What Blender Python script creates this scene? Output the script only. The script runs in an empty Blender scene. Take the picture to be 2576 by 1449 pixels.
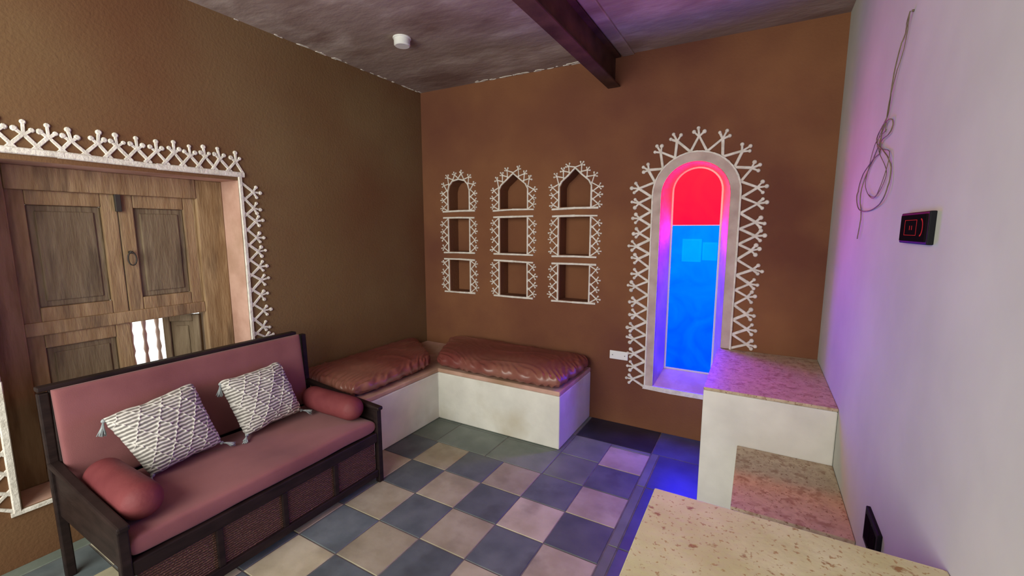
import bpy, bmesh, math, random
from mathutils import Vector, Matrix, noise
random.seed(7)
C=bpy.context.collection
sc=bpy.context.scene
sc.view_settings.view_transform='Standard'
sc.view_settings.look='None'
XL,YB,XR=-2.977,3.422,.384
# ---------------------------------------------------------------- materials
def newmat(name):
    m=bpy.data.materials.new(name);m.use_nodes=True
    nt=m.node_tree;b=nt.nodes['Principled BSDF'];return m,nt,b
def noisy(name,c1,c2,scale=4,rough=.7,bump=.2,bscale=40,stretch=(1,1,1),c3=None,s3=1.2,t3=(.55,.7),detail=6,spec=.3,lo=.35,hi=.65,bdist=.01,island=0,metal=0,c4=None,s4=30,t4=(.6,.66),sheen=0,d3=8):
    m,nt,b=newmat(name);N=nt.nodes;L=nt.links
    tc=N.new('ShaderNodeTexCoord');mp=N.new('ShaderNodeMapping');mp.inputs['Scale'].default_value=stretch
    L.new(tc.outputs['Object'],mp.inputs[0])
    n=N.new('ShaderNodeTexNoise');n.inputs['Scale'].default_value=scale;n.inputs['Detail'].default_value=detail
    L.new(mp.outputs[0],n.inputs['Vector'])
    r=N.new('ShaderNodeMapRange');r.inputs[1].default_value=lo;r.inputs[2].default_value=hi;L.new(n.outputs[0],r.inputs[0])
    mx=N.new('ShaderNodeMix');mx.data_type='RGBA';mx.inputs[6].default_value=(*c1,1);mx.inputs[7].default_value=(*c2,1)
    L.new(r.outputs[0],mx.inputs[0]);out=mx.outputs[2]
    for cc,ss,tt,dt in ((c3,s3,t3,d3),(c4,s4,t4,3)):
        if not cc: continue
        n3=N.new('ShaderNodeTexNoise');n3.inputs['Scale'].default_value=ss;n3.inputs['Detail'].default_value=dt
        L.new(mp.outputs[0],n3.inputs['Vector'])
        r3=N.new('ShaderNodeMapRange');r3.inputs[1].default_value=tt[0];r3.inputs[2].default_value=tt[1];L.new(n3.outputs[0],r3.inputs[0])
        m3=N.new('ShaderNodeMix');m3.data_type='RGBA';L.new(r3.outputs[0],m3.inputs[0]);L.new(out,m3.inputs[6]);m3.inputs[7].default_value=(*cc,1);out=m3.outputs[2]
    if island:
        g=N.new('ShaderNodeNewGeometry');r4=N.new('ShaderNodeMapRange');r4.inputs[3].default_value=1-island;r4.inputs[4].default_value=1+island
        L.new(g.outputs['Random Per Island'],r4.inputs[0])
        h=N.new('ShaderNodeHueSaturation');L.new(r4.outputs[0],h.inputs['Value']);L.new(out,h.inputs['Color']);out=h.outputs[0]
    L.new(out,b.inputs['Base Color'])
    b.inputs['Roughness'].default_value=rough;b.inputs['Specular IOR Level'].default_value=spec;b.inputs['Metallic'].default_value=metal
    if sheen: b.inputs['Sheen Weight'].default_value=sheen
    if bump:
        nb=N.new('ShaderNodeTexNoise');nb.inputs['Scale'].default_value=bscale;nb.inputs['Detail'].default_value=6
        L.new(mp.outputs[0],nb.inputs['Vector'])
        bp=N.new('ShaderNodeBump');bp.inputs['Strength'].default_value=bump;bp.inputs['Distance'].default_value=bdist
        L.new(nb.outputs[0],bp.inputs['Height']);L.new(bp.outputs[0],b.inputs['Normal'])
    return m
def plain(name,c,rough=.5,metal=0,emit=None,es=1,spec=.5):
    m,nt,b=newmat(name);b.inputs['Base Color'].default_value=(*c,1);b.inputs['Roughness'].default_value=rough;b.inputs['Metallic'].default_value=metal;b.inputs['Specular IOR Level'].default_value=spec
    if emit: b.inputs['Emission Color'].default_value=(*emit,1);b.inputs['Emission Strength'].default_value=es
    return m
M={}
M['mud_left']=noisy('mud_plaster_olive',(.155,.086,.039),(.190,.117,.056),1.1,.95,.4,70,c3=(.148,.066,.030),s3=.7,t3=(.40,.64),lo=.3,hi=.7,bdist=.006)
M['mud_back']=noisy('mud_plaster_brown',(.180,.070,.034),(.245,.106,.048),1.3,.95,.4,70,c3=(.138,.048,.030),s3=.9,t3=(.42,.66),lo=.3,hi=.7,bdist=.006)
M['pink']=noisy('pink_plaster',(.44,.25,.19),(.58,.36,.29),6,.9,.3,25,c3=(.36,.22,.14),s3=2.2,t3=(.50,.72))
M['band']=noisy('pinkish_lime_band',(.42,.31,.28),(.54,.43,.39),9,.9,.35,30)
M['white_relief']=noisy('white_lime_relief',(.60,.55,.49),(.76,.71,.65),25,.9,.4,80)
M['wallw']=noisy('grey_white_plaster',(.47,.49,.44),(.55,.57,.52),2,.9,.15,12)
M['bench_white']=noisy('white_plaster',(.64,.62,.56),(.74,.72,.65),5,.85,.2,20,c3=(.55,.50,.40),s3=2.0,t3=(.58,.75))
M['ceil']=noisy('stone_ceiling',(.25,.18,.155),(.35,.27,.24),1.7,.9,.4,14,stretch=(.8,1.6,1),c3=(.47,.39,.35),s3=2.6,t3=(.50,.72),c4=(.19,.12,.10),s4=1.7,t4=(.50,.66),bdist=.012)
M['steel']=noisy('painted_steel',(.045,.020,.015),(.10,.048,.034),6,.6,.2,30,spec=.2)
M['tile_l']=noisy('buff_stone_tile',(.34,.30,.20),(.44,.40,.29),6,.55,.25,30,island=.22,bdist=.004,c3=(.25,.22,.155),s3=5,t3=(.52,.75))
M['tile_d']=noisy('slate_blue_tile',(.085,.105,.115),(.13,.152,.162),6,.5,.3,30,island=.25,bdist=.004,c3=(.07,.08,.085),s3=5,t3=(.55,.75))
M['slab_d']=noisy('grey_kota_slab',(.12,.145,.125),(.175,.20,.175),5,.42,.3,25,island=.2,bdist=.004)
M['slab_b']=noisy('dark_slab_blue_glow',(.050,.062,.13),(.075,.092,.19),5,.34,.2,25,island=.15,bdist=.004)  # window's blue glow on the floor is partly put into this colour
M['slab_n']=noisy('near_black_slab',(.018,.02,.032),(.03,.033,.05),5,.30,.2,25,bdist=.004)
M['grout']=noisy('grout',(.10,.09,.085),(.16,.14,.13),20,.9,.2,60)
M['trav_y']=noisy('yellow_travertine',(.53,.52,.27),(.65,.64,.40),9,.5,.3,60,c3=(.30,.18,.065),s3=24,t3=(.65,.70),d3=4,c4=(.40,.29,.13),s4=95,t4=(.60,.67),bdist=.004)
M['trav_p']=noisy('pink_travertine',(.43,.33,.22),(.56,.45,.31),30,.5,.35,70,c3=(.34,.22,.14),s3=26,t3=(.52,.66),d3=5,c4=(.23,.13,.07),s4=95,t4=(.61,.67),bdist=.004)
M['wood_old']=noisy('weathered_wood',(.24,.143,.073),(.36,.238,.135),5,.75,.5,18,stretch=(5,5,.8),c3=(.085,.048,.030),s3=2.4,t3=(.52,.76))
M['wood_panel']=noisy('weathered_panel_wood',(.150,.102,.062),(.215,.158,.102),5,.8,.5,18,stretch=(5,5,.8),c3=(.08,.053,.035),s3=3,t3=(.53,.75))
M['wood_dark']=noisy('dark_polished_wood',(.012,.007,.007),(.024,.014,.013),6,.5,.15,20,stretch=(1,1,4),spec=.18)
M['fabric']=noisy('dusty_pink_fabric',(.170,.056,.062),(.260,.098,.100),2.2,.92,.3,300,bdist=.002,sheen=.1)
M['fabric_b']=noisy('red_pink_bolster_fabric',(.130,.023,.028),(.18,.040,.044),5,.65,.35,25)
M['leather']=noisy('maroon_leather',(.165,.040,.034),(.215,.060,.048),3,.35,.25,14,c3=(.28,.13,.09),s3=1.4,t3=(.48,.80),spec=.55,bdist=.010,d3=3)
M['yarn']=noisy('grey_yarn',(.22,.25,.27),(.36,.39,.40),40,.9,.3,90)
M['plastic']=plain('white_plastic',(.75,.74,.72),.35)
M['black']=plain('black_glass',(.010,.006,.008),.6,spec=.0)
M['blackm']=plain('black_matte',(.012,.012,.014),.6,spec=.05)
M['wire']=noisy('old_wire',(.11,.085,.05),(.20,.155,.09),20,.6,0)
M['iron']=plain('iron',(.05,.043,.036),.6,.4)
M['paleW']=noisy('pale_painted_wood',(.80,.62,.56),(.88,.74,.68),8,.6,.2,30)
m,nt,b=newmat('rattan_weave');N=nt.nodes;L=nt.links
tc=N.new('ShaderNodeTexCoord');w=N.new('ShaderNodeTexWave');w.bands_direction='Z';w.inputs['Scale'].default_value=28;w.inputs['Distortion'].default_value=3;w.inputs['Detail Scale'].default_value=4
L.new(tc.outputs['Object'],w.inputs['Vector']);cr=N.new('ShaderNodeValToRGB');cr.color_ramp.elements[0].color=(.04,.016,.011,1);cr.color_ramp.elements[1].color=(.15,.060,.040,1)
L.new(w.outputs[0],cr.inputs[0]);L.new(cr.outputs[0],b.inputs['Base Color']);b.inputs['Roughness'].default_value=.6
bp=N.new('ShaderNodeBump');bp.inputs['Distance'].default_value=.006;L.new(w.outputs[0],bp.inputs['Height']);L.new(bp.outputs[0],b.inputs['Normal']);M['rattan']=m
m,nt,b=newmat('knitted_cotton');N=nt.nodes;L=nt.links
a=N.new('ShaderNodeAttribute');a.attribute_name='knit';cr=N.new('ShaderNodeValToRGB')
cr.color_ramp.elements[0].position=.08;cr.color_ramp.elements[0].color=(.15,.135,.125,1);cr.color_ramp.elements[1].position=.65;cr.color_ramp.elements[1].color=(.62,.585,.55,1)
L.new(a.outputs['Fac'],cr.inputs[0]);L.new(cr.outputs[0],b.inputs['Base Color']);b.inputs['Roughness'].default_value=.95;M['knit']=m
def pane(name,em,st,tint,grad):  # daylight through the glass is put in as emission, graded by height
    m=bpy.data.materials.new(name);m.use_nodes=True;nt=m.node_tree;nt.nodes.clear();N=nt.nodes;L=nt.links
    o=N.new('ShaderNodeOutputMaterial');e=N.new('ShaderNodeEmission');t=N.new('ShaderNodeBsdfTransparent');ad=N.new('ShaderNodeAddShader')
    t.inputs[0].default_value=(*tint,1);e.inputs[1].default_value=st
    tc=N.new('ShaderNodeTexCoord');sp=N.new('ShaderNodeSeparateXYZ');L.new(tc.outputs['Object'],sp.inputs[0])
    n=N.new('ShaderNodeTexNoise');n.inputs['Scale'].default_value=3.5;n.inputs['Detail'].default_value=5;n.inputs['Distortion'].default_value=1.5
    L.new(tc.outputs['Object'],n.inputs['Vector'])
    r=N.new('ShaderNodeMapRange');r.inputs[1].default_value=0;r.inputs[2].default_value=grad;r.inputs[3].default_value=-.40;r.inputs[4].default_value=.40;L.new(sp.outputs[2],r.inputs[0])
    ma=N.new('ShaderNodeMath');ma.operation='ADD';L.new(n.outputs[0],ma.inputs[0]);L.new(r.outputs[0],ma.inputs[1]);ma.use_clamp=True
    mx=N.new('ShaderNodeMix');mx.data_type='RGBA';mx.inputs[6].default_value=(em[0],em[1]*.45,em[2],1);mx.inputs[7].default_value=(em[0],em[1]*1.7,em[2],1)
    L.new(ma.outputs[0],mx.inputs[0]);L.new(mx.outputs[2],e.inputs[0]);L.new(e.outputs[0],ad.inputs[0]);L.new(t.outputs[0],ad.inputs[1]);L.new(ad.outputs[0],o.inputs[0]);return m
M['blue']=pane('blue_glass_glow',(.0,.0088,1.0),14,(.03,.35,.8),1.14)
M['red']=pane('red_glass_glow',(1.0,.0005,.0020),28,(.3,.01,.02),.42)
# ---------------------------------------------------------------- mesh helpers
class MB:
    def __init__(s): s.v=[];s.f=[];s.m=[]
    def add(s,vs,fs,mi=0):
        o=len(s.v);s.v+=[tuple(v) for v in vs];s.f+=[tuple(i+o for i in f) for f in fs];s.m+=[mi]*len(fs)
    def box(s,x0,x1,y0,y1,z0,z1,mi=0,T=None):
        vs=[(x,y,z) for x in (x0,x1) for y in (y0,y1) for z in (z0,z1)]
        if T: vs=[T@Vector(v) for v in vs]
        s.add(vs,[(0,1,3,2),(4,6,7,5),(0,4,5,1),(2,3,7,6),(0,2,6,4),(1,5,7,3)],mi)
    def prism(s,pts,fn,d0,d1,mi=0):
        n=len(pts);vs=[fn(p[0],p[1],d0) for p in pts]+[fn(p[0],p[1],d1) for p in pts]
        s.add(vs,[tuple(range(n)),tuple(range(2*n-1,n-1,-1))]+[(i,(i+1)%n,(i+1)%n+n,i+n) for i in range(n)],mi)
    def tube(s,pts,rs,n=8,mi=0,cap=True):
        pts=[Vector(p) for p in pts];K=len(pts)
        if not isinstance(rs,(list,tuple)): rs=[rs]*K
        rings=[];up=None
        for i,p in enumerate(pts):
            t=(pts[min(i+1,K-1)]-pts[max(i-1,0)]).normalized()
            if up is None:
                up=Vector((0,0,1)) if abs(t.z)<.9 else Vector((1,0,0))
            a=t.cross(up).normalized();up=a.cross(t).normalized()
            rings.append([p+rs[i]*(math.cos(2*math.pi*k/n)*a+math.sin(2*math.pi*k/n)*up) for k in range(n)])
        vs=[v for r in rings for v in r];fs=[]
        for i in range(K-1):
            for k in range(n):
                fs.append((i*n+k,i*n+(k+1)%n,(i+1)*n+(k+1)%n,(i+1)*n+k))
        if cap: fs+=[tuple(range(n-1,-1,-1)),tuple(range((K-1)*n,K*n))]
        s.add(vs,fs,mi)
origins={}
def ob(name,mb,mats,origin=(0,0,0),parent=None,label=None,cat=None,bevel=0,smooth=False,kind=None,group=None,bseg=2):
    me=bpy.data.meshes.new(name);O=Vector(origin)
    me.from_pydata([tuple(Vector(v)-O) for v in mb.v],[],mb.f)
    for mm in mats: me.materials.append(M[mm] if isinstance(mm,str) else mm)
    for p,i in zip(me.polygons,mb.m): p.material_index=i;p.use_smooth=smooth
    bm=bmesh.new();bm.from_mesh(me);bmesh.ops.recalc_face_normals(bm,faces=bm.faces);bm.to_mesh(me);bm.free()
    o=bpy.data.objects.new(name,me);C.objects.link(o)
    place(o,O,parent,label,cat,kind,group)
    if bevel:
        bv=o.modifiers.new('bevel','BEVEL');bv.width=bevel;bv.segments=bseg;bv.limit_method='ANGLE'
    return o
def place(o,O,parent,label,cat,kind,group):
    origins[o.name]=Vector(O)
    if parent: o.parent=parent;o.location=Vector(O)-origins[parent.name]
    else: o.location=O
    if label:o['label']=label
    if cat:o['category']=cat
    if kind:o['kind']=kind
    if group:o['group']=group
def empty(name,O,label=None,cat=None,kind=None,group=None):
    e=bpy.data.objects.new(name,None);e.empty_display_size=.1;C.objects.link(e);place(e,Vector(O),None,label,cat,kind,group);return e
def boolean(o,cut):
    md=o.modifiers.new('b','BOOLEAN');md.operation='DIFFERENCE';md.solver='EXACT';md.object=cut
    bpy.context.view_layer.update()
    dg=bpy.context.evaluated_depsgraph_get();me=bpy.data.meshes.new_from_object(o.evaluated_get(dg))
    o.modifiers.clear();o.data=me;bpy.data.objects.remove(cut)
backfn=lambda a,z,d:(a,YB-d,z)
leftfn=lambda a,z,d:(XL+d,a,z)
# ---------------------------------------------------------------- shell
AX,AZ=-.43,1.85
def archp(hw,zb,zt,cx=AX,n=16):
    cz=zt-hw
    pts=[(cx-hw,zb),(cx+hw,zb)]
    pts+=[(cx+hw*math.cos(math.pi*k/n),cz+hw*math.sin(math.pi*k/n)) for k in range(n+1)]
    return pts
cols=[(-2.65,-2.42),(-2.07,-1.80),(-1.48,-1.22)]
def niche_profile(c,r):
    x0,x1=cols[c]
    if r==1: return [(x0,1.385),(x1,1.385),(x1,1.70),(x0,1.70)]
    if r==2: return [(x0,.995),(x1,.995),(x1,1.30),(x0,1.30)]
    cx=(x0+x1)/2;hw=(x1-x0)/2
    if c==0:
        return [(x0,1.785),(x1,1.785),(x1,1.96),(x1-.015,2.01),(x1-.05,2.05),(cx,2.065),(x0+.05,2.05),(x0+.015,2.01),(x0,1.96)]
    zt=2.075+.008*c
    return [(x0,1.785),(x1,1.785),(x1,1.95),(x1-.02,1.99),(cx+hw*.42,2.035),(cx,zt),(cx-hw*.42,2.035),(x0+.02,1.99),(x0,1.95)]
wb=MB();wb.box(-3.45,.70,YB,YB+.30,-.1,3.05)
wall_back=ob('wall_back',wb,['mud_back'],kind='structure')
cut=MB()
for c in range(3):
    for r in range(3):
        cut.prism(niche_profile(c,r),backfn,.05,-.14)
A1=archp(.178,.475,2.065,AX-.005)
def loft(mb,prs):
    n=len(prs[0][0]);vs=[];fs=[]
    for P,y in prs: vs+=[(p[0],y,p[1]) for p in P]
    for k in range(len(prs)-1):
        fs+=[(k*n+i,k*n+(i+1)%n,(k+1)*n+(i+1)%n,(k+1)*n+i) for i in range(n)]
    fs+=[tuple(range(n)),tuple(range(len(vs)-1,len(vs)-n-1,-1))]
    mb.add(vs,fs)
A00=archp(.23,.37,2.08)
A0=archp(.2485,.329,2.0875)
loft(cut,[(A0,YB-.06),(A00,YB),(A1,YB+.18),(A1,YB+.5)])
cu=ob('cut',cut,[]);boolean(wall_back,cu)
wall_back.data.materials.clear();wall_back.data.materials.append(M['mud_back']);wall_back.data.materials.append(M['pink'])
for p in wall_back.data.polygons:
    c=p.center
    p.material_index=1 if (c.y>YB+.005 and c.y<YB+.29 and -.72<c.x<-.15 and .3<c.z<2.12) else 0
wl=MB();wl.box(-3.42,XL,-1.6,YB,-.1,3.05)
wall_left=ob('wall_left',wl,['mud_left'],kind='structure')
cut=MB();cut.box(-3.6,-2.9,.505,1.625,.28,1.915);cu=ob('cut',cut,[]);boolean(wall_left,cu)
wall_left.data.materials.clear();wall_left.data.materials.append(M['mud_left']);wall_left.data.materials.append(M['pink'])
for p in wall_left.data.polygons:
    c=p.center
    p.material_index=1 if (-3.41<c.x<XL-.01 and .4<c.y<1.7 and .2<c.z<2.0) else 0
w=MB();w.box(XR,.70,-1.6,YB,-.1,3.05);wall_right=ob('wall_right',w,['wallw'],kind='structure')
w=MB();vs=[]
for x,z in ((-3.45,2.921),(.70,2.884)):
    for y in (-1.6,YB+.3):
        vs+=[(x,y,z),(x,y,z+.15)]
w.add(vs,[(0,1,3,2),(4,6,7,5),(0,4,5,1),(2,3,7,6),(0,2,6,4),(1,5,7,3)])
ceiling=ob('ceiling',w,['ceil'],kind='structure')
F=MB();F.box(-3.45,.70,-1.6,YB+.3,-.12,-.003,4)
T=.289;X0=-1.733;Y0=1.845;g=.0025
def tile(x0,x1,y0,y1,mi):
    x0=max(x0,XL);x1=min(x1,XR);y1=min(y1,YB);
    if x1-x0<.01 or y1-y0<.01:return
    dz=[random.uniform(-.0012,.0006) for _ in range(4)];b=.003
    vs=[(x0+g,y0+g,-.02),(x1-g,y0+g,-.02),(x1-g,y1-g,-.02),(x0+g,y1-g,-.02),
        (x0+g,y0+g,-.003+dz[0]),(x1-g,y0+g,-.003+dz[1]),(x1-g,y1-g,-.003+dz[2]),(x0+g,y1-g,-.003+dz[3]),
        (x0+g+b,y0+g+b,dz[0]),(x1-g-b,y0+g+b,dz[1]),(x1-g-b,y1-g-b,dz[2]),(x0+g+b,y1-g-b,dz[3])]
    F.add(vs,[(0,1,5,4),(1,2,6,5),(2,3,7,6),(3,0,4,7),(4,5,9,8),(5,6,10,9),(6,7,11,10),(7,4,8,11),(8,9,10,11)],mi)
for i in range(-4,4):
    for j in range(-12,4):
        if j>=2 and i<3: continue
        tile(X0+i*T,X0+(i+1)*T,Y0+j*T,Y0+(j+1)*T,0 if (i+j)%2==0 else 1)
yb=Y0+2*T
for k,(a,b) in enumerate([(-2.98,-2.5),(-2.5,-2.05),(-2.05,-1.6),(-1.6,-1.15),(-1.15,-.866)]):
    tile(a,b,yb,yb+.31,2);tile(a,b,yb+.31,yb+.62,2)
tile(-.866,-.577,Y0+4*T,3.045,2)
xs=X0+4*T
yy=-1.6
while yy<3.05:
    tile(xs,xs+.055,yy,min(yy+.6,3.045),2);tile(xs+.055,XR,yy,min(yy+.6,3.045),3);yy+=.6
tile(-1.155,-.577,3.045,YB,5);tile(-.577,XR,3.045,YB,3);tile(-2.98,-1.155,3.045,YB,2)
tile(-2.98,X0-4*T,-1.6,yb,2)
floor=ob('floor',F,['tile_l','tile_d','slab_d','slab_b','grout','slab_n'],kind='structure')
# ---------------------------------------------------------------- relief decoration
def stroke(mb,fn,a,b,w,d,mi=0):
    a=Vector(a);b=Vector(b);t=(b-a).normalized();n=Vector((-t.y,t.x))*w/2
    w2=random.uniform(.75,1.2);d=d*random.uniform(.9,1.1)
    nn=n*.72
    P0=[a-n,b-n*w2,b+n*w2,a+n];P1=[a-nn,b-nn*w2,b+nn*w2,a+nn]
    vs=[fn(p.x,p.y,-.002) for p in P0]+[fn(p.x,p.y,d*.6) for p in P0]+[fn(p.x,p.y,d) for p in P1]
    fs=[(0,1,2,3),(8,9,10,11)]
    for o in (0,4): fs+=[(o+i,o+(i+1)%4,o+4+(i+1)%4,o+4+i) for i in range(4)]
    mb.add(vs,fs,mi)
def disc(mb,fn,c,r,d,mi=0):
    d*=random.uniform(.95,1.15);r*=random.uniform(.85,1.15)
    P=lambda q:[(c[0]+q*math.cos(k*math.pi/5),c[1]+q*math.sin(k*math.pi/5)) for k in range(10)]
    vs=[fn(x,y,-.002) for x,y in P(r)]+[fn(x,y,d*.55) for x,y in P(r)]+[fn(x,y,d) for x,y in P(r*.65)]
    fs=[tuple(range(10)),tuple(range(20,30))]
    for o in (0,10): fs+=[(o+i,o+(i+1)%10,o+10+(i+1)%10,o+10+i) for i in range(10)]
    mb.add(vs,fs,mi)
def resample(path,pitch):
    path=[Vector(p) for p in path];seg=[(path[i+1]-path[i]).length for i in range(len(path)-1)];Lt=sum(seg)
    n=max(1,round(Lt/pitch));st=Lt/n;out=[]
    def at(s):
        s=max(0,min(Lt-1e-6,s));i=0
        while s>seg[i]: s-=seg[i];i+=1
        return path[i]+(path[i+1]-path[i])*(s/seg[i])
    for k in range(n):
        s=(k+.5)*st;c=at(s);l=at(s-st/2);r=at(s+st/2);t=(r-l).normalized();out.append((c,l,r,t,Vector((-t.y,t.x))))
    return out
def zig(mb,fn,path,pitch,h,w,d=.007,ap=.64,sp=1.22):
    R=resample(path,pitch)
    for k,(c,l,r,t,n) in enumerate(R):
        hh=h*random.uniform(.88,1.10);j=t*random.uniform(-.12,.12)*pitch
        x=c+n*hh*ap+j;s=pitch*.30
        e1=x+t*s*random.uniform(.85,1.15)+n*hh*.17;e2=x-t*s*random.uniform(.85,1.15)+n*hh*.17;e3=x+n*hh*(1-ap)+j
        if k>0: l=c+(l-c)*sp
        if k<len(R)-1: r=c+(r-c)*sp
        l=l-n*w*.2;r=r-n*w*.2
        stroke(mb,fn,l,x,w,d);stroke(mb,fn,x-n*w*.3,e1,w*.8,d);stroke(mb,fn,r,x,w,d*.9);stroke(mb,fn,x-n*w*.3,e2,w*.8,d*.9);stroke(mb,fn,x,e3,w*.8,d*.95)
        for e in (e1,e2,e3): disc(mb,fn,e,w*.72,d*1.15)
def ribbon(mb,fn,path,w,d,closed=False):
    path=[Vector(p) for p in path]
    for i in range(len(path)-1):
        a,b=path[i],path[i+1];t=(b-a).normalized();stroke(mb,fn,a-t*w*.3,b+t*w*.3,w,d)
B=MB();n=24;hwI,hwO=.232,.29
def ring(hw,zt,zb0,zb1):
    c=zt-hw
    return [(AX-hw,zb0+(c-zb0)*k/8) for k in range(0,8)]+[(AX+hw*math.cos(math.pi*(1-k/n)),c+hw*math.sin(math.pi*(1-k/n))) for k in range(n+1)]+[(AX+hw,c+(zb1-c)*k/8) for k in range(1,9)]
I=ring(hwI,2.082,.37,.748);Oo=ring(hwO,2.145,.345,.748)
for i in range(len(I)-1): B.prism([I[i],I[i+1],Oo[i+1],Oo[i]],backfn,-.002,.014,1)
B.prism([(AX-.31,.338),(AX-.1,.332),(-.218,.335),(-.218,.371),(AX-.30,.371)],backfn,-.002,.016)
ribbon(B,backfn,[(p[0],p[1]) for p in ring(hwO+.004,2.149,.345,.748)],.014,.018)
zig(B,backfn,Oo,.108,.155,.019,.010,.68,1.15)
ob('arch_window_border',B,['white_relief','band'],(AX,YB,.35),label='white raised zigzag plaster border around the tall arched window',cat='wall decoration')
B=MB()
ribbon(B,leftfn,[(.30,1.955),(.8,1.957),(1.2,1.95),(1.655,1.953)],.035,.014)
ribbon(B,leftfn,[(1.64,.3),(1.638,1.0),(1.64,1.5),(1.638,1.94)],.022,.012)
ribbon(B,leftfn,[(.485,1.94),(.487,.9),(.485,.27)],.03,.012)
ribbon(B,leftfn,[(.47,.265),(1.66,.262)],.022,.012)
zig(B,leftfn,[(.30,1.97),(1.66,1.968)],.086,.125,.017,.009,.55,1.35)
zig(B,leftfn,[(1.65,1.90),(1.65,.28)],.100,.12,.016,.009,.60,1.25)
zig(B,leftfn,[(.475,.28),(.475,1.94)],.100,.12,.016,.009,.60,1.25)
ob('window_border',B,['white_relief'],(XL,1.06,.27),label='white raised zigzag plaster border around the shuttered window',cat='wall decoration')
for c in range(3):
    for r in range(3):
        B=MB();P=niche_profile(c,r);x0,x1=cols[c];z0=P[0][1];z1=P[2][1]
        w=.014;o=.012;j=lambda:random.uniform(-.005,.005)
        if r==0:
            cx=(x0+x1)/2
            up=[(x0-o,z0-.01)]+[(p[0]+(p[0]-cx)/((x1-x0)/2)*o,p[1]+(.008 if p[1]>2 else .003)) for p in reversed(P[2:])]+[(x1+o,z0-.01)]
            ribbon(B,backfn,up,w,.009)
            ribbon(B,backfn,[(x0-.07,z0-.014+j()),(cx,z0-.010),(x1+.07,z0-.012+j())],.017,.011)
            zig(B,backfn,[(p[0]+(-.006 if p[0]<cx else .006),p[1]+.004) for p in up],.066,.080,.0105)
        else:
            for zz in (z0-.01,z1+.012):
                ribbon(B,backfn,[(x0-.065,zz+j()),((x0+x1)/2,zz),(x1+.065,zz+j())],.017,.011)
            ribbon(B,backfn,[(x0-o,z0-.01),(x0-o+j()/2,z1+.01)],w,.009);ribbon(B,backfn,[(x1+o,z0-.01),(x1+o+j()/2,z1+.01)],w,.009)
            zig(B,backfn,[(x0-.02,z0),(x0-.02,z1)],.074,.080,.0105)
            zig(B,backfn,[(x1+.02,z1),(x1+.02,z0)],.074,.080,.0105)
        ob('niche_border',B,['white_relief'],((x0+x1)/2,YB,z0),label='white star-tipped plaster border around %s wall niche'%('an arched' if r==0 else 'a square'),cat='wall decoration',group='white borders of the wall niches')
# ---------------------------------------------------------------- stained arched window
def archpoly(hw,z0,z1,zt,cx,n=20):
    c=zt-hw;pts=[(cx-hw,z0),(cx+hw,z0)]
    if z1<=c: return pts+[(cx+hw,z1),(cx-hw,z1)]
    return pts+[(cx+hw*math.cos(math.pi*k/n),c+hw*math.sin(math.pi*k/n)) for k in range(n+1)]
win2=empty('window_2',(AX-.005,YB+.18,.475),label='tall arched window with red over blue glass',kind='structure')
gf=lambda a,z,d:(a,YB+.19-d,z);cx=AX-.005
w=MB();w.prism(archpoly(.168,.485,1.628,2.055,cx),gf,-.003,.003);ob('blue_pane',w,['blue'],(cx,YB+.19,.485),win2,label='bright blue glass pane')
w=MB();w.prism(archpoly(.168,1.634,3,2.055,cx),gf,-.003,.003);ob('red_pane',w,['red'],(cx,YB+.19,1.634),win2,label='bright red glass pane')
w=MB();a=ring(.180,2.068,.474,.474);b2=ring(.167,2.054,.474,.474)
a=[(p[0]-.005,p[1]) for p in a];b2=[(p[0]-.005,p[1]) for p in b2]
for i in range(len(a)-1): w.prism([a[i],a[i+1],b2[i+1],b2[i]],gf,-.012,.016)
w.prism([(cx-.17,.474),(cx+.17,.474),(cx+.17,.487),(cx-.17,.487)],gf,-.012,.012)
w.prism([(cx-.17,1.628),(cx+.17,1.628),(cx+.17,1.634),(cx-.17,1.634)],gf,-.006,.006)
ob('frame',w,[plain('pale_frame',(.6,.55,.5),.5)],(cx,YB+.19,.474),win2)
boxm=plain('pale_box_glow',(.5,.6,.6),.5,emit=(.5,1,1),es=.9)  # emission stands in for outdoor light on the boxes
for (x0,x1,z0,z1) in ((-.535,-.395,1.345,1.525),(-.385,-.28,1.36,1.50)):
    w=MB();w.box(x0,x1,YB+.262,YB+.285,z0,z1);w.box(x0+.012,x1-.012,YB+.255,YB+.262,z0+.012,z1-.012)
    ob('meter_box',w,[boxm],((x0+x1)/2,YB+.27,z0),label='pale electrical box seen through blue glass',cat='electrical box',bevel=.003,group='electrical boxes behind the blue glass')
w=MB();w.box(cx-.178,cx+.178,YB+.285,YB+.299,.476,2.06);
ob('trim_1',w,[noisy('outer_wall',(.1,.1,.1),(.14,.14,.14),5,.9,.2,20)],(cx,YB+.29,.476),kind='structure')
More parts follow.
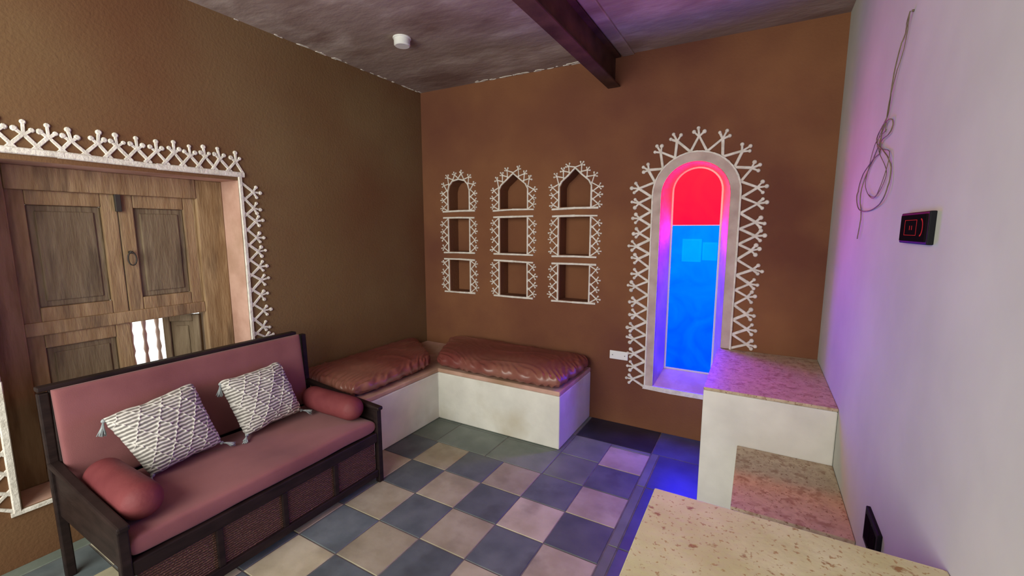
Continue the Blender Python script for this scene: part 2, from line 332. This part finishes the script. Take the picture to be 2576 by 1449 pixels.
# ---------------------------------------------------------------- left shuttered window
win1=empty('window_1',(-3.2,1.06,.28),kind='structure',label='weathered wooden shuttered window with panelled leaves')
w=MB()
XF=-3.20
w.box(XF-.09,XF+.02,.505,.64,.28,1.915);w.box(XF-.09,XF+.02,1.465,1.625,.28,1.915)
w.box(XF-.09,XF+.025,.64,1.465,1.795,1.915);w.box(XF-.085,XF+.012,.64,1.465,1.055,1.125);w.box(XF-.09,XF+.02,.64,1.465,.28,.345)
ob('frame',w,['wood_old'],(XF,1.06,.28),win1,bevel=.006)
def leaf(y0,y1,z0,z1,name='shutter',T=None,x=XF-.02,s=.07,mats=('wood_old','wood_panel')):
    w=MB();t=.018
    w.box(x-t,x+t,y0,y0+s,z0,z1,0,T);w.box(x-t,x+t,y1-s,y1,z0,z1,0,T)
    w.box(x-t,x+t,y0+s,y1-s,z1-s*1.1,z1,0,T);w.box(x-t,x+t,y0+s,y1-s,z0,z0+s*1.1,0,T)
    w.box(x-t*.5,x+t*.15,y0+s,y1-s,z0+s*1.1,z1-s*1.1,1,T)
    w.box(x-t*.5,x+t*.55,y0+s+.03,y1-s-.03,z0+s*1.1+.03,z1-s*1.1-.03,1,T)
    o=Vector((x,(y0+y1)/2,z0))
    if T:o=T@o
    return ob(name,w,list(mats),o,win1,bevel=.006)
leaf(.638,1.067,1.12,1.80);leaf(1.071,1.467,1.12,1.80);leaf(.638,1.067,.34,1.06)
hx,hy=XF-.03,1.448;T=Matrix.Translation((hx,hy,0))@Matrix.Rotation(math.radians(-48),4,'Z')@Matrix.Translation((-hx,-hy,0))
leaf(1.23,1.445,.35,1.04,T=T,x=hx,s=.040,mats=('wood_panel','wood_panel'))
w=MB();w.box(XF,XF+.02,1.055,1.082,1.70,1.80);ob('latch',w,['iron'],(XF,1.068,1.7),win1,bevel=.003)
w=MB();ctr=Vector((XF+.015,1.10,1.43))
w.tube([ctr+Vector((.012,.020*math.sin(t*math.pi/8),.038*math.cos(t*math.pi/8))) for t in range(17)],.004,6);w.tube([(XF-.01,1.10,1.468),(XF+.03,1.10,1.468)],.008,8)
ob('ring_handle',w,['iron'],ctr,win1,smooth=True)
for k,y in enumerate((1.135,1.205,1.275,1.345,1.415)):
    w=MB();pts=[(XF-.225,y,z) for z in (.30,.45,.5,.53,.6,.75,.8,.83,.88,.93,.96,1.0,1.10)];rs=[.013,.013,.009,.015,.010,.013,.008,.015,.009,.013,.008,.013,.013]
    w.tube(pts,rs,10);ob('baluster',w,['paleW'],(XF-.225,y,.28),win1,smooth=True)
# ---------------------------------------------------------------- I-beam
w=MB()
def ib(x0,x1,z0,z1):w.box(x0,x1,-1.6,YB-.001,z0,z1)
ib(-1.095,-1.0,2.673,2.685);ib(-1.053,-1.041,2.685,2.885);ib(-1.095,-1.0,2.885,2.899)
ob('ceiling_beam',w,['steel'],(-1.047,.9,2.67),label='dark maroon painted steel I-beam under the ceiling',cat='beam',bevel=.002)
w=MB();w.box(-.99,-.90,-1.6,YB,2.885,2.905);ob('trim_2',w,['ceil'],(-.95,.9,2.885),kind='structure',bevel=.006)
w=MB()
for k in range(60):
    if k<34: x=random.uniform(-2.3,-1.12);y=YB-random.uniform(.0,.035)*1;fx=1
    else: x=XL+random.uniform(0,.025);y=random.uniform(1.6,3.4);fx=0
    z=2.921-.0089*(x+3.45)
    r=random.uniform(.006,.020);nn=7;ph=random.random()*6
    el=random.uniform(1.5,3)
    pts=[]
    for q in range(nn):
        rr=r*random.uniform(.5,1.2);a=ph+q*2*math.pi/nn
        px=rr*math.cos(a)*(el if fx else .7);py=rr*math.sin(a)*(.7 if fx else el)
        pts.append((min(max(x+px,XL),XR),min(y+py,YB)))
    w.prism(pts,lambda a,b,d:(a,b,z-d),-.002,.004)
o=ob('trim_3',w,['white_relief'],(-2.0,3.3,2.9),kind='structure')
e=empty('ceiling_light',(-2.24,2.40,2.907),label='small round white ceiling light fixture',cat='light fixture')
w=MB();w.tube([(-2.24,2.40,2.912),(-2.24,2.40,2.90)],[.062,.062],32);ob('base',w,['plastic'],(-2.24,2.4,2.905),e,bevel=.003)
w=MB();w.tube([(-2.24,2.40,2.90),(-2.24,2.40,2.862),(-2.24,2.40,2.855)],[.055,.055,.048],32);ob('lamp_shade',w,['plastic'],(-2.24,2.4,2.88),e)
# ---------------------------------------------------------------- masonry bench
e=empty('built_in_bench',(-2.3,2.9,0),label='L-shaped white plastered masonry corner bench',cat='bench')
Lp=[(XL+.001,1.90),(-2.286,1.90),(-2.286,2.758),(-1.176,2.758),(-1.176,YB-.001),(XL+.001,YB-.001)]
w=MB();w.prism(Lp,lambda a,b,d:(a,b,d),.001,.405);ob('base',w,['bench_white'],(-2.3,2.9,0),e,bevel=.008)
w=MB();w.prism(Lp,lambda a,b,d:(a,b,d),.4055,.44);ob('seat_slab',w,['pink'],(-2.3,2.9,.405),e,bevel=.008,label='pinkish plaster top edge')
# ---------------------------------------------------------------- soft goods
def puff(nu,nv,lx,ly,h,p,q,mat4,fn=None,bot=1.0,uni=False):
    mb=MB();vals=[]
    def sp(k,n):
        a=2*k/n-1
        return (.35*math.sin(math.pi/2*a)+.65*a) if uni else math.sin(math.pi/2*a)
    vs=[];idx={}
    for side in (1,-1):
        for i in range(nu+1):
            for j in range(nv+1):
                edge=i in(0,nu) or j in(0,nv)
                if side==-1 and edge: idx[(side,i,j)]=idx[(1,i,j)];continue
                u=sp(i,nu);v=sp(j,nv)
                t=max(0,(1-abs(u)**p)*(1-abs(v)**p))**q
                P=Vector((u*lx/2,v*ly/2,side*h/2*t*(bot if side<0 else 1)))
                a=0
                if fn: P,a=fn(P,u,v,t,side)
                idx[(side,i,j)]=len(vs);vs.append(mat4@P);vals.append(a)
    fs=[]
    for side in (1,-1):
        for i in range(nu):
            for j in range(nv):
                f=[idx[(side,i,j)],idx[(side,i+1,j)],idx[(side,i+1,j+1)],idx[(side,i,j+1)]]
                fs.append(tuple(f if side==1 else f[::-1]))
    mb.add(vs,fs);return mb,vals
def cushfn(seed,skew,amp=.020,seam=.011):
    def fn(P,u,v,t,side):
        P=P.copy()
        if side>0:
            nz=noise.noise(Vector((P.x*2.4+seed,P.y*2.4,1)))*amp
            rn=1-abs(noise.noise(Vector((P.x*2.5+seed,P.y*4,3))))*2;nz+=.006*max(0,rn)**5
            P.z+=nz*(t**.5)
        k=1-t
        if side>0 or k>.3:
            s=math.sin((u*4.7+v*3.1)*9+2.5*math.sin(P.x*17+seed)+2*math.sin(P.y*23))
            s=s*.6+.6*noise.noise(Vector((P.x*28,P.y*28,seed)))
            P.z+=s*seam*math.exp(-((k-.45)/.3)**2)
        d=noise.noise(Vector((P.x*4+seed,P.y*4,7)))*.022+.006*math.sin(P.x*40+P.y*44)
        P.x+=d*abs(u)**6*(1 if u>0 else -1);P.y+=d*abs(v)**6*(1 if v>0 else -1)
        cr=.035*(abs(u)*abs(v))**8
        P.x-=cr*(1 if u>0 else -1);P.y-=cr*(1 if v>0 else -1)
        skew(P,u,v)
        return P,0
    return fn
def cushion(cx,cy,cz,lx,ly,h,seed,label,skew,tilt=(0,0,0)):
    T=Matrix.Translation((cx,cy,cz))@Matrix.Rotation(tilt[2],4,'Z')@Matrix.Rotation(tilt[0],4,'X')@Matrix.Rotation(tilt[1],4,'Y')
    mb,_=puff(150,110,lx,ly,h,7,.42,T,cushfn(seed,skew),bot=.72)
    mb.v=[(a,min(b,YB-.006),max(c,.442)) for a,b,c in mb.v]
    return ob('bench_cushion',mb,['leather'],(cx,cy,.442),label=label,cat='cushion',smooth=True,group='maroon leather bench cushions')
def sk1(P,u,v): P.y+=max(0,v)*(-u*.27+.04)
def sk2(P,u,v): P.x-=max(0,-u)*(v+1)/2*.36
cushion(-2.635,2.43,.495,.65,1.04,.145,3,'worn maroon leather cushion on the short arm of the bench',sk1,(0,math.radians(-1.0),math.radians(1)))
cushion(-1.735,3.075,.500,1.14,.67,.155,11,'maroon leather cushion with puckered seam along the back wall',sk2)
# ---------------------------------------------------------------- sofa
S=empty('sofa',(-2.36,1.2,0),label='dark wood framed sofa with dusty pink upholstery and rattan panels',cat='sofa')
ya,yc=.55,1.85
pw=.036
def part(n,fn,mats,o,label=None,bevel=.005,smooth=False):
    w=MB();fn(w);return ob(n,w,mats,o,S,label=label,bevel=bevel,smooth=smooth)
for y0,sg in ((ya,1),(yc-pw,-1)):
    part('leg',lambda w:w.box(-2.035,-2.000,y0,y0+pw,.0,.485),['wood_dark'],(-2.02,y0+.02,0))
    part('leg',lambda w:w.prism([(-2.71,0),(-2.675,0),(-2.705,.88),(-2.740,.88)],lambda a,z,d:(a,y0+d,z),0,pw),['wood_dark'],(-2.69,y0+.02,0))
    def arm(w):
        w.prism([(-2.715,.535),(-2.715,.565),(-2.35,.528),(-1.985,.503),(-1.985,.480),(-2.35,.500)],lambda a,z,d:(a,y0-.002+d,z),0,pw+.004)
    part('armrest',arm,['wood_dark'],(-2.35,y0+.02,.5),bevel=.007)
    yi=y0+.012
    def sidep(w):
        w.box(-2.69,-2.035,yi,yi+.014,.30,.505)
    part('side_panel',sidep,['wood_dark'],(-2.35,y0+.02,.30))
def rails(w):
    w.box(-2.035,-2.005,ya+pw,yc-pw,.275,.335);w.box(-2.035,-2.005,ya+pw,yc-pw,.045,.09)
    for k in range(1,4):
        y=ya+pw+(yc-ya-2*pw)*k/4;w.box(-2.034,-2.007,y-.015,y+.015,.09,.275)
    w.box(-2.68,-2.035,ya+pw,yc-pw,.30,.33)
part('seat_frame',rails,['wood_dark'],(-2.02,1.2,.05))
for k in range(4):
    y0=ya+pw+(yc-ya-2*pw)*k/4;y1=y0+(yc-ya-2*pw)/4
    part('front_panel',lambda w:w.box(-2.030,-2.018,y0+.015,y1-.015,.09,.275),['rattan'],(-2.03,(y0+y1)/2,.09),label='woven rattan panel',bevel=0)
def backf(w):
    w.prism([(-2.75,.888),(-2.705,.888),(-2.705,.910),(-2.75,.910)],lambda a,z,d:(a,ya+d,z),0,yc-ya-.07)
    w.prism([(-2.69,.33),(-2.665,.33),(-2.715,.89),(-2.74,.89)],lambda a,z,d:(a,ya+.036+d,z),0,yc-ya-.10)
part('back_frame',backf,['wood_dark'],(-2.71,1.2,.33))
def plainf(amp,sc):
    def fn(P,u,v,t,side):
        P=P.copy();P.z+=noise.noise(Vector((P.x*sc,P.y*sc,side)))*amp*t;return P,0
    return fn
mb,_=puff(40,60,.60,yc-ya-2*pw-.005,.085,30,.22,Matrix.Translation((-2.315,(ya+yc)/2,.380)),plainf(.008,4))
ob('seat_cushion',mb,['fabric'],(-2.31,1.2,.34),S,smooth=True)
ang=math.atan2(.05,.47)
Tb=Matrix.Translation((-2.672,(ya+yc)/2-.012,.655))@Matrix.Rotation(math.radians(90)-ang,4,'Y')
mb,_=puff(40,60,.475,yc-ya-.105,.055,30,.22,Tb,plainf(.005,3))
ob('backrest',mb,['fabric'],(-2.67,1.2,.42),S,smooth=True)
def bolster(x0,x1,y,z,r,label):
    w=MB();n=48;pts=[];rs=[]
    for k in range(n+1):
        x=x0+(x1-x0)*(.5-.5*math.cos(math.pi*k/n));s=(x-x0)/(x1-x0)
        e=min(s,1-s)*(x1-x0)
        rr=r*(math.sqrt(max(0,1-(1-min(1,e/.07))**2)))
        pts.append((x,y,z));rs.append(max(.004,rr))
    w.tube(pts,rs,36)
    w.v=[(a,b,c+.004*noise.noise(Vector((a*7,b*9,c*9+5)))) for a,b,c in w.v]
    ob('bolster',w,['fabric_b'],((x0+x1)/2,y,z-r),label=label,cat='bolster cushion',smooth=True,group='round sofa bolsters')
bolster(-2.56,-2.06,1.730,.500,.073,'dusty red round bolster against the sofa arm near the bench')
bolster(-2.56,-2.06,.674,.502,.075,'dusty red round bolster against the sofa arm by the window')
def pillow(corners,xb,xt,label,seed):
    def P3(y,z):
        k=(z-.42)/.36;return Vector((xb+(xt-xb)*k,y,z))
    tl,tr,br,bl=[P3(*c) for c in corners]
    nrm=(tr-bl).cross(tl-br).normalized()
    if nrm.x<0:nrm=-nrm
    def fn(P,u,v,t,side):
        a=(u+1)/2;b=(v+1)/2
        pin=.04*(1-abs(u)**2)*abs(v)**3;pin2=.035*(1-abs(v)**2)*abs(u)**3
        b2=b-(pin if v>0 else -pin);a2=a-(pin2 if u>0 else -pin2)
        cr=.03*(abs(u)*abs(v))**6;a2-=cr*(1 if u>0 else -1);b2-=cr*(1 if v>0 else -1)
        a2+=.010*noise.noise(Vector((v*8,u,seed)))*abs(u)**4;b2+=.018*noise.noise(Vector((u*3,v,seed+2)))*abs(v)**3
        q=(bl*(1-a2)+br*a2)*(1-b2)+(tl*(1-a2)+tr*a2)*b2
        wob=.18*noise.noise(Vector((u*4,v*2,seed)))+.07*noise.noise(Vector((u*12,v*3,seed+5)))
        d1=abs(((u*1.1+v*.7+.25)%1)-.5);d2=abs(((u*1.1-v*.7+.25)%1)-.5)
        # rows shift by half inside the diamonds so the weave looks broken
        inside=1 if (d1>.25)!=(d2>.25) else 0
        st=.5+.5*math.cos(2*math.pi*(v*10+wob+.30*inside))
        nub=max(math.exp(-((d1-.25)/.022)**2),math.exp(-((d2-.25)/.022)**2))*(.35+.65*max(0,math.sin(u*60+seed)))
        hgt=P.z+side*(.005*st+.008*nub)*(t**.3)+.012*noise.noise(Vector((u*2,v*2,seed)))*t
        val=st*.66+.36*nub+.14*noise.noise(Vector((u*18,v*10,seed)))
        return q+nrm*hgt,val
    mb,vals=puff(150,250,1,1,.175,2.8,.5,Matrix.Identity(4),fn,uni=True)
    c=(tl+tr+br+bl)/4;base=Vector((c.x,c.y,min(bl.z,br.z)))
    o=ob('throw_pillow',mb,['knit'],base,label=label,cat='pillow',smooth=True,group='knitted throw pillows on the sofa')
    at=o.data.attributes.new('knit','FLOAT','POINT')
    at.data.foreach_set('value',vals)
    for q,dirv in ((tl,(tl-br)),(tr,(tr-bl)),(br,(br-tl)),(bl,(bl-tr))):
        w=MB();rd=random.Random(seed*7+int(q.y*100));dd=dirv.normalized()
        dd=Vector((.15,dd.y*.25,-.9)).normalized() if q.z>.6 else Vector((.6,dd.y*.7,-.12)).normalized()
        q=q-dirv.normalized()*.020
        w.tube([q,q+dd*.008,q+dd*.016],[.005,.010,.008],8)
        for k in range(34):
            off=Vector((rd.uniform(-1,1),rd.uniform(-1,1),rd.uniform(-1,1)))*.24
            d2=(dd+off).normalized();ln=rd.uniform(.045,.062);zz=lambda p:Vector((p.x,p.y,max(p.z,.428)))
            w.tube([q+dd*.012,zz(q+dd*.012+(dd+d2)*.25*ln),zz(q+dd*.012+d2*ln+Vector((0,0,-.008)))],[.003,.003,.002],5)
        ob('tassel',w,['yarn'],q,o,label='grey yarn tassel',smooth=True)
pillow([(.700,.745),(1.095,.795),(1.150,.45),(.820,.425)],-2.44,-2.59,'white and grey knitted pillow with tassels, nearer the window',1)
pillow([(1.205,.760),(1.575,.780),(1.620,.455),(1.262,.435)],-2.44,-2.59,'white and grey knitted pillow with tassels, beside the bolster',4)
# ---------------------------------------------------------------- stepped stone ledges
def block(name,x0,y0,y1,z,th,top,label):
    e=empty(name,((x0+XR)/2,(y0+y1)/2,0),label=label,cat='stone ledge')
    w=MB();w.box(x0,XR-.001,y0,y1,.001,z-th-.001);ob('base',w,['bench_white'],((x0+XR)/2,(y0+y1)/2,0),e,bevel=.006)
    w=MB();w.box(x0,XR-.001,y0,y1,z-th,z);ob('stone_top',w,[top],((x0+XR)/2,(y0+y1)/2,z-th),e,bevel=.003)
block('stone_ledge',-.215,2.503,YB-.002,.743,.016,'trav_p','white plastered block with pink stone top below the arched window')
block('stone_step',-.033,1.905,2.501,.452,.016,'trav_p','low white plastered step with pinkish stone top')
block('stone_counter',-.205,-.25,1.150,.90,.022,'trav_y','tall white block with speckled yellow travertine slab top')
# ---------------------------------------------------------------- small electrical items
e=empty('switch_plate',(-.94,YB,.55),label='white rectangular switch plate on the brown wall',cat='switch plate')
w=MB();w.box(-1.015,-.865,YB-.012,YB+.001,.545,.615);ob('plate',w,['plastic'],(-.94,YB,.55),e,bevel=.004)
for x in (-.99,-.89):
    w=MB();w.tube([(x,YB-.013,.58),(x,YB-.011,.58)],.004,10);ob('screw',w,['iron'],(x,YB-.012,.58),e)
e=empty('control_panel',(XR,1.61,1.56),label='black glass touch control panel with red glowing display',cat='control panel')
w=MB();w.box(XR-.014,XR+.001,1.49,1.745,1.560,1.647);ob('housing',w,['blackm'],(XR,1.61,1.56),e,bevel=.003)
w=MB();w.box(XR-.017,XR-.014,1.503,1.732,1.567,1.640);ob('screen',w,['black'],(XR-.015,1.61,1.56),e)
w=MB();rf=lambda a,z,d:(XR-.0172-d,a,z)
def frame(y0,y1,z0,z1,t):
    for q in ([(y0,z0),(y1,z0),(y1,z0+t),(y0,z0+t)],[(y0,z1-t),(y1,z1-t),(y1,z1),(y0,z1)],[(y0,z0),(y0+t,z0),(y0+t,z1),(y0,z1)],[(y1-t,z0),(y1,z0),(y1,z1),(y1-t,z1)]): w.prism(q,rf,0,.0006)
frame(1.575,1.685,1.583,1.626,.0012)
for k in range(2): w.prism([(1.615+k*.02,1.598),(1.6175+k*.02,1.598),(1.6175+k*.02,1.610),(1.615+k*.02,1.610)],rf,0,.0006)
for k in range(10):
    a0=-math.pi/2+k*math.pi/10;a1=a0+math.pi/10
    p=lambda a,r:(1.54-r*math.cos(a)*.8,1.605+r*math.sin(a)*1.0)
    w.prism([p(a0,.020),p(a1,.020),p(a1,.0240),p(a0,.0240)],rf,0,.0006)  # arc paints the red window's reflection on the screen as emission
ob('display',w,[plain('red_led_and_reflection',(.1,0,0),.6,emit=(1,.05,.07),es=.35,spec=0)],(XR-.017,1.61,1.6),e,label='red glowing display marks and painted red window reflection')
e=empty('wall_socket',(XR,1.68,.55),label='black wall socket low on the pale wall',cat='wall socket')
w=MB();w.box(XR-.012,XR+.001,1.60,1.77,.555,.675);ob('plate',w,['blackm'],(XR,1.68,.55),e,bevel=.003)
for a,b in ((1.62,1.68),(1.69,1.75)):
    w=MB();w.box(XR-.015,XR-.012,a,b,.575,.655);ob('socket_insert',w,['black'],(XR-.013,(a+b)/2,.57),e,bevel=.002)
cp=[(1.95,2.30),(1.99,2.27),(2.03,2.23),(2.09,2.13),(2.13,2.02),(2.17,1.98),(2.19,1.90),(2.28,1.88),(2.48,1.83),(2.57,1.76),(2.47,1.69),(2.28,1.675),(2.06,1.70),(1.985,1.76),(2.02,1.84),(2.12,1.89),(2.28,1.95),(2.16,1.99),(2.05,1.985),(2.06,1.94),(2.18,1.93),(2.33,1.87),(2.45,1.78),(2.46,1.70),(2.41,1.63),(2.44,1.55)]
def cable(pts,r):
    out=[]
    P=[pts[0]]+pts+[pts[-1]]
    for i in range(1,len(P)-2):
        for k in range(6):
            t=k/6;q=[.5*((2*P[i][d])+(-P[i-1][d]+P[i+1][d])*t+(2*P[i-1][d]-5*P[i][d]+4*P[i+1][d]-P[i+2][d])*t*t+(-P[i-1][d]+3*P[i][d]-3*P[i+1][d]+P[i+2][d])*t**3) for d in (0,1)]
            out.append((XR-.004-.006*abs(math.sin(i*1.3+t)),q[0],q[1]))
    w.tube(out,r,7)
w=MB();cable(cp,.0020);cable([(1.95,2.30),(1.97,2.25),(2.05,2.15),(2.12,2.03),(2.14,1.95)],.0013)
cable([(2.14,1.99),(2.24,1.92),(2.02,1.86),(2.15,1.73),(2.36,1.75)],.0013)
cable([(2.10,1.96),(2.3,1.93),(2.40,1.80),(2.2,1.72),(2.05,1.80),(2.20,1.91),(2.12,2.0)],.0013)
w.tube([(XR-.0005,1.95,2.30),(XR-.006,1.95,2.30)],.004,7)
ob('electric_cable',w,['wire'],(XR-.008,2.2,1.55),label='loose looped electric cable hanging from the pale wall',cat='cable',smooth=True)
# ---------------------------------------------------------------- lights
W=bpy.data.worlds.new('World');sc.world=W;W.use_nodes=True
bg=W.node_tree.nodes['Background'];bg.inputs[0].default_value=(.98,1,.95,1);bg.inputs[1].default_value=1.6
def area(n,loc,tgt,sx,sy,p,col):
    l=bpy.data.lights.new(n,'AREA');l.shape='RECTANGLE';l.size=sx;l.size_y=sy;l.energy=p;l.color=col
    o=bpy.data.objects.new(n,l);C.objects.link(o);o.location=loc;o.rotation_euler=(Vector(tgt)-Vector(loc)).to_track_quat('-Z','Y').to_euler();return o
area('doorway_daylight',(-1.5,-1.3,1.8),(-1.7,3,1.35),2.4,2.0,86,(1,.98,.90))
area('side_fill',(-1.9,-1.0,2.3),(-2.98,.6,2.4),.9,.9,20,(.86,1,.74))  # added greenish fill to tint the near upper left wall
# ---------------------------------------------------------------- camera
yaw,pi_,ro=math.radians(29.645),math.radians(7.715),math.radians(.024)
h=Vector((-math.sin(yaw),math.cos(yaw),0));R=Vector((math.cos(yaw),math.sin(yaw),0));Z=Vector((0,0,1))
Fw=h*math.cos(pi_)-Z*math.sin(pi_);U=h*math.sin(pi_)+Z*math.cos(pi_)
cd=bpy.data.cameras.new('camera');cam=bpy.data.objects.new('camera',cd);C.objects.link(cam)
mt=Matrix((R,U,-Fw)).transposed().to_4x4();mt.translation=Vector((0,0,1.6));cam.matrix_world=mt
cd.sensor_width=36;cd.lens=1089.403*36/2576;cd.clip_start=.02
sc.camera=cam
